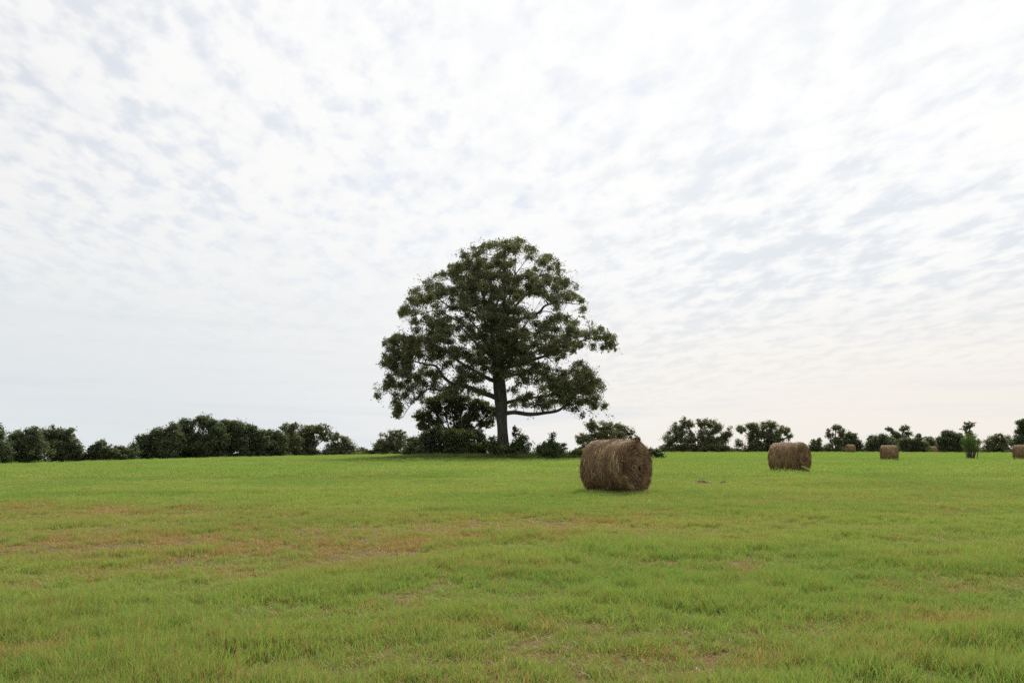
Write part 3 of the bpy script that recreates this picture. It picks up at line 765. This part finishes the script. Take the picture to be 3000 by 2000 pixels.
make_tree('low_bush', 'low dark hedge-like bush between the small spiky tree and the big clump', 'bush', 365, 142, [(350, 1322, 26, 16, 1.2), (384, 1326, 24, 18, 1.2), (362, 1340, 44, 12, 1.3), (225, 1345, 34, 12, 1.3)], group=GL, seed=35)
make_tree('skyline_tree', 'wide dark tree at the left end of the big clump', 'tree', 430, 150, [(392, 1316, 28, 22, 1.2), (428, 1294, 32, 24, 1.2), (466, 1276, 30, 26, 1.2), (436, 1322, 60, 26, 1.4), (490, 1310, 44, 38, 1.4), (506, 1262, 26, 26, 1.1), (512, 1290, 30, 30, 1.2)], group=GL, seed=36)
make_tree('skyline_tree', 'tallest dark tree of the left clump', 'tree', 575, 155, [(544, 1252, 30, 26, 1.1), (592, 1237, 32, 23, 1.1), (618, 1242, 22, 24, 1.1), (560, 1290, 56, 38, 1.2), (600, 1316, 56, 30, 1.4), (530, 1318, 40, 28, 1.4), (638, 1258, 26, 26, 1.1), (630, 1290, 36, 34, 1.1)], group=GL, seed=37)
make_tree('skyline_tree', 'dark round tree just right of the tallest one in the left clump', 'tree', 675, 158, [(665, 1246, 34, 22, 1.1), (692, 1258, 30, 26, 1.1), (672, 1290, 46, 34, 1.0), (655, 1320, 40, 22, 1.3), (712, 1272, 22, 26, 1), (704, 1304, 26, 28, .9)], group=GL, seed=38)
make_tree('skyline_tree', 'narrow dark tree in the left clump with bright gaps at its foot', 'tree', 735, 160, [(730, 1256, 22, 20, 1.1), (748, 1276, 28, 24, 1.1), (735, 1306, 36, 26, .8), (755, 1325, 30, 14, 1.2), (766, 1290, 24, 26, 1.1)], group=GL, seed=39)
make_tree('skyline_tree', 'low dark tree in the dip of the left clump', 'tree', 790, 164, [(780, 1276, 26, 20, 1.1), (805, 1280, 24, 22, 1.1), (795, 1310, 40, 26, 1.4), (822, 1292, 22, 26, 1.1)], group=GL, seed=40)
make_tree('skyline_tree', 'greyish tree with a rounded tuft on top, right part of the left clump', 'tree', 845, 168, [(840, 1256, 22, 17, .9), (862, 1250, 16, 14, .8), (850, 1285, 36, 28, 1.1), (845, 1316, 46, 20, 1.4)], M_OLIVE, group=GL, seed=41)
make_tree('skyline_tree', 'greyish olive tree second from the right end of the left clump', 'tree', 915, 172, [(895, 1266, 26, 22, .9), (945, 1258, 28, 18, .8), (918, 1262, 24, 18, .8), (955, 1280, 22, 22, .7), (905, 1298, 34, 28, 1.1), (900, 1322, 34, 14, 1.3), (872, 1286, 22, 28, 1.1)], M_OLIVE, group=GL, seed=42, sub_f=.32)
make_tree('skyline_tree', 'lopsided olive tree at the right end of the left clump', 'tree', 990, 174, [(985, 1280, 24, 16, .8), (1012, 1298, 26, 20, .9), (1030, 1314, 16, 16, .9), (975, 1312, 26, 20, .8), (1005, 1322, 36, 14, 1.2)], M_OLIVE, group=GL, seed=43, sub_f=.32)
# left of the oak, on the crest
make_tree('skyline_tree', 'pale feathery tree low on the skyline left of the oak', 'tree', 1150, 178, [(1140, 1280, 30, 20, .8), (1172, 1272, 24, 16, .7), (1120, 1304, 34, 20, .9), (1160, 1306, 44, 26, 1.0), (1080, 1326, 34, 10, 1.0), (1140, 1328, 60, 12, 1.2)], M_OLIVE, group=GL, seed=44, sub_f=.3)
make_tree('low_bush', 'dark bush between the pale feathery tree and the small tree under the oak', 'bush', 1225, 150, [(1210, 1294, 26, 16, 1.1), (1240, 1290, 26, 16, 1.1), (1222, 1316, 46, 22, 1.2)], group='shrubs below the oak', seed=45)
# right skyline
make_tree('skyline_tree', 'open leafy tree rising behind the nearest bale', 'tree', 1780, 170, [(1735, 1248, 22, 22, .9), (1775, 1250, 30, 20, .9), (1815, 1252, 26, 16, .8), (1842, 1265, 24, 14, .8), (1700, 1285, 18, 20, .8), (1730, 1290, 30, 26, 1), (1790, 1276, 56, 24, 1.1), (1860, 1285, 24, 12, .7)], M_OLIVE, group=GR, seed=46, sub_f=.3)
make_tree('skyline_tree', 'broad round tree with bright gaps, left of the pair behind the second bale', 'tree', 2045, 185, [(1985, 1256, 22, 22, .9), (2012, 1240, 24, 18, .9), (2060, 1240, 24, 18, .9), (2095, 1250, 24, 22, .9), (1965, 1285, 26, 26, .9), (2010, 1282, 34, 26, 1), (2070, 1285, 38, 30, 1.1), (2110, 1290, 28, 30, 1), (2135, 1268, 14, 18, .7), (2000, 1312, 44, 18, 1.3), (2070, 1312, 54, 18, 1.3), (1950, 1310, 18, 18, .7)], M_OLIVE, group=GR, seed=47, sub_f=.3)
make_tree('skyline_tree', 'round tree directly behind the second bale, its right branches spreading', 'tree', 2230, 188, [(2170, 1256, 18, 14, .7), (2205, 1252, 26, 18, .9), (2250, 1248, 30, 18, .9), (2215, 1280, 36, 26, 1.1), (2262, 1282, 36, 28, 1.1), (2298, 1262, 20, 18, .8), (2314, 1278, 12, 12, .6), (2215, 1308, 34, 18, 1.2), (2270, 1308, 40, 18, 1.2), (2165, 1300, 16, 20, .5)], M_OLIVE, group=GR, seed=48, sub_f=.3)
make_tree('skyline_tree', 'small squat tree just right of the second bale', 'tree', 2393, 190, [(2385, 1296, 14, 10, .9), (2402, 1294, 10, 12, .8), (2392, 1310, 20, 14, 1.2)], M_OLIVE, group=GR, seed=49)
make_tree('skyline_tree', 'tall thin open tree above the small distant bale', 'tree', 2448, 190, [(2450, 1252, 18, 12, .8), (2430, 1268, 14, 16, .7), (2466, 1266, 14, 18, .8), (2440, 1290, 16, 16, .6), (2425, 1310, 20, 14, .8), (2458, 1296, 12, 24, .8)], M_OLIVE, group=GR, seed=50, sub_f=.3)
make_tree('skyline_tree', 'rounded dark tree behind the small distant bale', 'tree', 2492, 192, [(2492, 1276, 24, 12, 1), (2488, 1298, 32, 22, 1.2), (2516, 1300, 14, 18, .7), (2470, 1310, 22, 14, 1.2)], M_DARK, group=GR, seed=51)
make_tree('skyline_tree', 'dome-shaped dark tree left of the tilted bale', 'tree', 2570, 192, [(2575, 1286, 36, 16, 1.1), (2562, 1304, 34, 18, 1.2), (2600, 1302, 38, 22, 1.3)], M_DARK, group=GR, seed=52)
make_tree('skyline_tree', 'taller airy tree with two tops above the tilted bale', 'tree', 2630, 198, [(2608, 1258, 14, 11, .8), (2650, 1256, 20, 12, .8), (2660, 1270, 14, 10, .7), (2625, 1275, 24, 14, .9), (2640, 1298, 34, 22, 1.2)], M_OLIVE, group=GR, seed=53, sub_f=.3)
make_tree('cedar_tree', 'nearly black low evergreen clump right of the tilted bale', 'tree', 2672, 186, [(2655, 1294, 22, 16, 1.5), (2690, 1292, 18, 16, 1.5), (2692, 1278, 7, 12, 1), (2672, 1310, 42, 16, 1.6), (2706, 1306, 14, 16, 1.3)], M_DARK, group=GR, seed=54)
make_tree('skyline_tree', 'small greyish tree behind the tiny far bale', 'tree', 2725, 200, [(2722, 1286, 18, 10, .9), (2728, 1302, 26, 18, 1.2)], M_OLIVE, group=GR, seed=55)
make_tree('skyline_tree', 'dark sloping tree left of the upright shrub', 'tree', 2785, 196, [(2775, 1272, 22, 13, 1.1), (2762, 1288, 20, 18, 1.2), (2805, 1286, 24, 22, 1.2), (2785, 1308, 40, 18, 1.3)], M_DARK, group=GR, seed=56)
make_tree('skyline_tree', 'thin tree with a feathery top above the upright shrub', 'tree', 2838, 200, [(2840, 1242, 18, 11, .7), (2828, 1256, 14, 10, .6), (2842, 1272, 16, 14, .8), (2845, 1298, 30, 22, 1.1)], M_OLIVE, group=GR, seed=57, sub_f=.3)
make_tree('skyline_tree', 'low rounded greyish tree between the upright shrub and the right edge', 'tree', 2925, 194, [(2922, 1280, 24, 12, .9), (2905, 1296, 26, 16, 1.1), (2945, 1294, 22, 18, 1.1), (2920, 1312, 44, 13, 1.3)], M_OLIVE, group=GR, seed=58)
make_tree('skyline_tree', 'tall tree cut off by the right edge, above the last bale', 'tree', 2998, 185, [(2995, 1240, 18, 14, .9), (3010, 1255, 26, 26, 1.1), (2985, 1262, 14, 12, .7), (2990, 1296, 32, 24, 1.2), (3025, 1290, 34, 34, 1.2)], M_DARK, group=GR, seed=59, sub_f=.32)

# below the oak
def zb(zx, zy, rx, ry, de): return (1050 + zx * .4782, 650 + zy * .4782, rx * .4782, ry * .4782, de)
GS = 'shrubs below the oak'
make_tree('understory_tree', 'small rounded tree under the left limbs of the oak', 'tree', 1050 + 592 * .4782, 113,
          [zb(*b) for b in ((450, 1120, 75, 55, 1), (400, 1195, 62, 55, 1), (560, 1075, 80, 50, 1), (640, 1110, 70, 50, 1), (740, 1120, 85, 50, 1), (800, 1170, 55, 55, .9), (690, 1190, 80, 50, .8), (520, 1160, 60, 40, .7), (400, 1250, 50, 35, 1), (480, 1230, 60, 40, .7), (780, 1240, 60, 40, .8), (650, 1250, 70, 36, .7), (590, 1145, 62, 48, .8), (600, 1215, 70, 36, .7), (560, 1280, 80, 36, 1.0), (700, 1285, 70, 34, 1.0))],
          M_OLIVE, trunk_r=.16, leaf=.2, seed=61, sub_f=.30, group=GS, dens=1.35)
make_tree('shrub', 'dark shrub at the left end of the thicket under the oak', 'shrub', 1050 + 450 * .4782, 108, [zb(430, 1330, 60, 55, 1.2), zb(500, 1300, 70, 55, 1.2), zb(460, 1385, 80, 45, 1.4)], M_DARK, trunk_r=.06, leaf=.22, seed=62, group=GS, stems=3)
make_tree('shrub', 'wide dark green shrub in the middle of the thicket under the oak', 'shrub', 1050 + 610 * .4782, 107, [zb(580, 1320, 80, 60, 1.3), zb(660, 1330, 70, 60, 1.3), zb(600, 1385, 100, 50, 1.4), zb(690, 1390, 70, 45, 1.4)], M_BUSH, trunk_r=.06, leaf=.22, seed=63, group=GS, stems=3)
make_tree('shrub', 'dark shrub at the right end of the thicket, left of the oak trunk', 'shrub', 1050 + 745 * .4782, 108, [zb(735, 1310, 50, 45, .8), zb(760, 1360, 45, 50, 1.1), zb(740, 1400, 60, 38, 1.3)], M_DARK, trunk_r=.06, leaf=.22, seed=64, group=GS, stems=3)
make_tree('shrub', 'thin twiggy shrub close against the left side of the oak trunk', 'shrub', 1050 + 825 * .4782, 105, [zb(815, 1350, 30, 44, .8), zb(835, 1395, 46, 46, 1.2), zb(880, 1405, 60, 40, 1.3), zb(850, 1380, 40, 40, 1.0), zb(915, 1400, 44, 40, 1.2)], M_BUSH, trunk_r=.05, leaf=.2, seed=65, group=GS, stems=3)
make_tree('sapling', 'wispy sapling standing just right of the oak trunk', 'sapling', 1050 + 975 * .4782, 105, [zb(965, 1300, 30, 30, .5), zb(1005, 1325, 38, 32, .55), zb(975, 1360, 55, 40, .9), zb(1030, 1380, 36, 34, .6), zb(980, 1410, 70, 34, 1.2), zb(960, 1265, 8, 22, .4)], M_BUSH, trunk_r=.05, leaf=.2, seed=66, group=GS, sub_f=.26)
make_tree('conical_shrub', 'pointed green shrub between the wispy sapling and the nearest bale', 'shrub', 1050 + 1178 * .4782, 104, [zb(1190, 1312, 9, 24, .6), zb(1185, 1345, 28, 24, .9), zb(1150, 1375, 45, 30, 1.1), zb(1215, 1375, 40, 30, 1.1), zb(1175, 1410, 100, 34, 1.4), zb(1110, 1395, 40, 24, 1.1), zb(1260, 1380, 18, 22, .6)], M_BUSH, trunk_r=.06, leaf=.2, seed=67, group=GS)
make_tree('shrub', 'low leafy shrub showing left of the nearest bale', 'shrub', 1050 + 1320 * .4782, 104, [zb(1310, 1420, 40, 20, 1.2), zb(1350, 1415, 40, 24, 1.2), zb(1380, 1420, 40, 24, 1.2)], M_BUSH, trunk_r=.04, leaf=.2, seed=68, group=GS, stems=3)
make_tree('shrub', 'low dark shrub peeping out right of the nearest bale', 'shrub', 1922, 103, [(1905, 1325, 20, 14, 1.1), (1928, 1328, 16, 15, 1.3), (1932, 1338, 14, 10, 1.3)], M_BUSH, trunk_r=.04, leaf=.2, seed=69, group=GS, stems=3)

# upright many-stemmed shrub standing alone on the right
def vase_shrub():
    r = np.random.default_rng(77)
    d = 97.0
    g = ground_at(2848, d)
    root = empty('upright_shrub', g)
    tag(root, 'vase-shaped green shrub with bare upright stems, alone in the right field', 'shrub')
    mpp = d / F
    t = Tubes(); cen = []
    for i in range(34):
        ex = r.normal(0, 1)
        fx = np.clip(ex * .24, -.50, .50)
        tx = np.clip(ex * .46, -.90, .85) - .10
        ty = r.normal(0, .3)
        hh = (3.15 - .9 * abs(tx + .1) ** 1.6) * r.uniform(.78, 1.0)
        if i % 9 == 0: tx, hh = r.uniform(.75, .95), 2.5 * r.uniform(.8, 1)
        a, b, c = np.array([fx, r.normal(0, .12), -.05]), np.array([fx + (tx - fx) * .45, ty * .4, hh * .45]), np.array([tx, ty, hh])
        pp, qq = smooth_path([a, b, c], [.035, .024, .008], 4)
        t.add(pp, qq, 5)
        n = 62
        k = r.uniform(.42, 1.03, n) ** .8
        pos = np.array([np.interp(k, np.linspace(0, 1, len(pp)), np.array(pp)[:, j]) for j in range(3)]).T
        cen.append(pos + r.normal(0, .09, (n, 3)))
    link('stems', t.mesh('stems', M_TWIG), root)
    me = leaves_mesh('crown', np.concatenate(cen), .15, M_VASE, aspect=.3, droop=-1.6, seed=4)
    tag(link('crown', me, root), kind='stuff')
vase_shrub()

# ------------------------------------------------------------------ grass
def tuft(name, nb, rad, h0, h1, wd, lean, mat, seed, segs=2):
    r = np.random.default_rng(seed)
    a = r.uniform(0, 2 * np.pi, nb); q = np.sqrt(r.random(nb)) * rad
    base = np.stack([np.cos(a) * q, np.sin(a) * q, np.full(nb, -.015)], 1)
    yaw = r.uniform(0, 2 * np.pi, nb)
    ld = np.stack([np.cos(yaw), np.sin(yaw), np.zeros(nb)], 1)
    sd = np.stack([-np.sin(yaw), np.cos(yaw), np.zeros(nb)], 1)
    fa = r.uniform(0, 2 * np.pi, nb)                     # blades turned at random about their own axis
    sd = unit(sd * np.cos(fa)[:, None] + ld * np.sin(fa)[:, None])
    H = r.uniform(h0, h1, (nb, 1)); L = H * np.abs(r.normal(lean, lean * .7, (nb, 1)))
    w_ = wd * r.uniform(.6, 1.3, (nb, 1))
    up = np.array([0, 0, 1.0])
    m1 = base + up * H * .55 + ld * L * .3
    tip = base + up * H * r.uniform(.85, 1, (nb, 1)) + ld * L
    v = np.stack([base - sd * w_ * .5, base + sd * w_ * .5, m1 + sd * w_ * .42, m1 - sd * w_ * .42, tip], 1).reshape(-1, 3)
    i = np.arange(nb)[:, None] * 5
    tn = r.random(nb)
    me = mesh_np(name, v, [i + np.array([0, 1, 2, 3]), i + np.array([3, 2, 4])], (mat,), attrs={'tint': ('FACE', 'FLOAT', np.concatenate([tn, tn]))})
    return bpy.data.objects.new(name, me)

def scatter_group(name, coll):
    ng = bpy.data.node_groups.new(name, 'GeometryNodeTree')
    ng.interface.new_socket('Geometry', in_out='INPUT', socket_type='NodeSocketGeometry')
    ng.interface.new_socket('Geometry', in_out='OUTPUT', socket_type='NodeSocketGeometry')
    k = NT(ng)
    gi, go = k.n('NodeGroupInput'), k.n('NodeGroupOutput')
    ci = k.n('GeometryNodeCollectionInfo'); ci.inputs[0].default_value = coll
    ci.inputs['Separate Children'].default_value = True; ci.inputs['Reset Children'].default_value = True
    ip = k.n('GeometryNodeInstanceOnPoints')
    def na(nm, typ):
        q = k.n('GeometryNodeInputNamedAttribute', data_type=typ); q.inputs[0].default_value = nm
        return q.outputs[0]
    L = ng.links.new
    mp = k.n('GeometryNodeMeshToPoints')
    L(gi.outputs[0], mp.inputs[0]); L(mp.outputs[0], ip.inputs['Points'])
    L(ci.outputs[0], ip.inputs['Instance'])
    ip.inputs['Pick Instance'].default_value = True
    L(na('variant', 'INT'), ip.inputs['Instance Index'])
    L(na('rot', 'FLOAT_VECTOR'), ip.inputs['Rotation']); L(na('scl', 'FLOAT_VECTOR'), ip.inputs['Scale'])
    L(ip.outputs[0], go.inputs[0])
    return ng

def scatter(name, pts, variant, scl, dry, hue, coll, label, cat, tilt=.12):
    n = len(pts)
    r = np.random.default_rng(8)
    rot = np.stack([r.normal(0, tilt, n), r.normal(0, tilt, n), r.uniform(0, 6.283, n)], 1)
    me = mesh_np(name, pts, [], attrs={'variant': ('POINT', 'INT', variant.astype(np.int32)), 'rot': ('POINT', 'FLOAT_VECTOR', rot.astype(np.float32)),
                 'scl': ('POINT', 'FLOAT_VECTOR', scl.astype(np.float32)), 'dry': ('POINT', 'FLOAT', dry.astype(np.float32)), 'hue': ('POINT', 'FLOAT', hue.astype(np.float32))})
    o = link(name, me)
    md = o.modifiers.new('scatter', 'NODES'); md.node_group = scatter_group(name + '_scatter', coll)
    tag(o, label, cat, kind='stuff')

def sector(r, n, d0, d1, margin=1.5, slope=.66):
    """n points evenly over the strip of field between distances d0 and d1 that is in view"""
    out = []
    while sum(map(len, out)) < n:
        y = np.sqrt(r.uniform(d0 * d0, d1 * d1, n)); x = r.uniform(-1, 1, n) * (y * slope + margin)
        out.append(np.stack([x, y], 1))
    return np.concatenate(out)[:n]

def build_grass():
    r = np.random.default_rng(123)
    coll = bpy.data.collections.new('grass_tufts')
    i = 0
    def put(*a, **k):
        nonlocal i
        coll.objects.link(tuft('tuft_%02d' % i, *a, M_GRASS, 300 + i, **k)); i += 1
    for q in range(6): put(52, .085, .05, .17, .0058, .30)           # 0-5  near
    for q in range(2): put(56, .15, .025, .08, .0045, .9)             # 6-7  near, short thatch
    for q in range(4): put(240, .34, .045, .13, .008, .32)               # 8-11 middle
    for q in range(4): put(340, 1.1, .04, .12, .024, .4)               # 12-15 far
    xy, var, sc = [], [], []
    def zone(n, d0, d1, v0, v1, s0=.8, s1=1.25):
        p = sector(r, n, d0, d1); xy.append(p); var.append(r.integers(v0, v1, n)); sc.append(r.uniform(s0, s1, n))
    zone(34000, 3.6, 11, 0, 6); zone(15000, 3.6, 11, 6, 8)
    zone(46000, 11, 22, 0, 6); zone(14000, 11, 22, 6, 8)
    zone(26000, 20, 46, 8, 12)
    zone(24000, 42, 110, 12, 16); zone(24000, 110, 200, 12, 16)
    p, v, s = np.concatenate(xy), np.concatenate(var), np.concatenate(sc)
    z = terr(p[:, 0], p[:, 1])
    dr = dryness(p[:, 0], p[:, 1])
    R = np.hypot(p[:, 0], p[:, 1])
    lush = fbm(p[:, 0] * .55 + 90, p[:, 1] * .55 + 14, 4)
    row = np.sin((p[:, 1] * .86 - p[:, 0] * .5) * 2.0 + 1.6 * fbm(p[:, 0] * .2, p[:, 1] * .2, 2))      # old mowing rows
    lush = lush + .10 * row * (R < 120)
    fine = fbm(p[:, 0] * 2.6 + 11, p[:, 1] * 2.6 + 47, 3)
    hgt = s * (0.62 + .35 * ss(.35, .7, fine) * (R < 30)) * (0.85 + 0.7 * ss(.32, .68, lush)) * (1 - .55 * np.clip(dr * 1.1, 0, 1))
    # thin the sward in places so that thatch shows
    keep = r.random(len(p)) < np.clip(1.05 - 0.75 * ss(.50, .30, lush) * (R < 24) - .85 * ss(.50, .34, fine) * (R < 20) - .30 * dr, .15, 1)
    keep |= ((v == 6) | (v == 7)) & (r.random(len(p)) < .75)
    hue = np.clip(.09 * row + ss(.3, .7, fbm(p[:, 0] * .22 + 5, p[:, 1] * .3 + 60, 3)) * .65 + r.uniform(-.15, .35, len(p)) , 0, 1)
    hue = hue * (1 - .35 * ss(40, 120, R)) * (1 - .5 * ss(13, 7, R))
    dr2 = np.clip(dr + r.normal(0, .07, len(p)) + .05 + .03 * (R < 18) + .45 * ((v == 6) | (v == 7)) * ss(.6, .3, lush), 0, 1)
    dr2 *= 1 - .5 * ss(40, 90, R)
    scl = np.stack([s, s, hgt], 1)
    pts = np.column_stack([p, z])
    scatter('grass', pts[keep], v[keep], scl[keep], dr2[keep], hue[keep], coll, 'short green grass with brown dry patches covering the field', 'grass')
    # rough uncut strip round the foot of the oak
    c2 = bpy.data.collections.new('tall_grass_tufts')
    for q in range(4): c2.objects.link(tuft('tall_%d' % q, 150, .5, .25, .75, .02, .35, M_TALL, 500 + q))
    n = 2600
    x = r.uniform(-20, 11.5, n); y = r.uniform(100.5, 112, n)
    edge = 101.0 + 1.6 * fbm(x * .3, x * 0 + 3, 3) + .006 * (x + 3) ** 2
    k = (y > edge) & (y < edge + 3 + 8 * ss(-22, -10, x))
    x, y = x[k], y[k]
    sz = r.uniform(.6, 1.4, len(x)) * (.45 + .55 * ss(-20, -8, x))
    scatter('tall_grass', np.column_stack([x, y, terr(x, y)]), r.integers(0, 4, len(x)), np.stack([sz, sz, sz], 1), r.uniform(.05, .4, len(x)), r.random(len(x)), c2,
            'rough uncut grass strip round the foot of the oak', 'tall grass')
build_grass()
print('sprays', NS, 'tris', sum(len(m.polygons) * 2 for m in bpy.data.meshes))
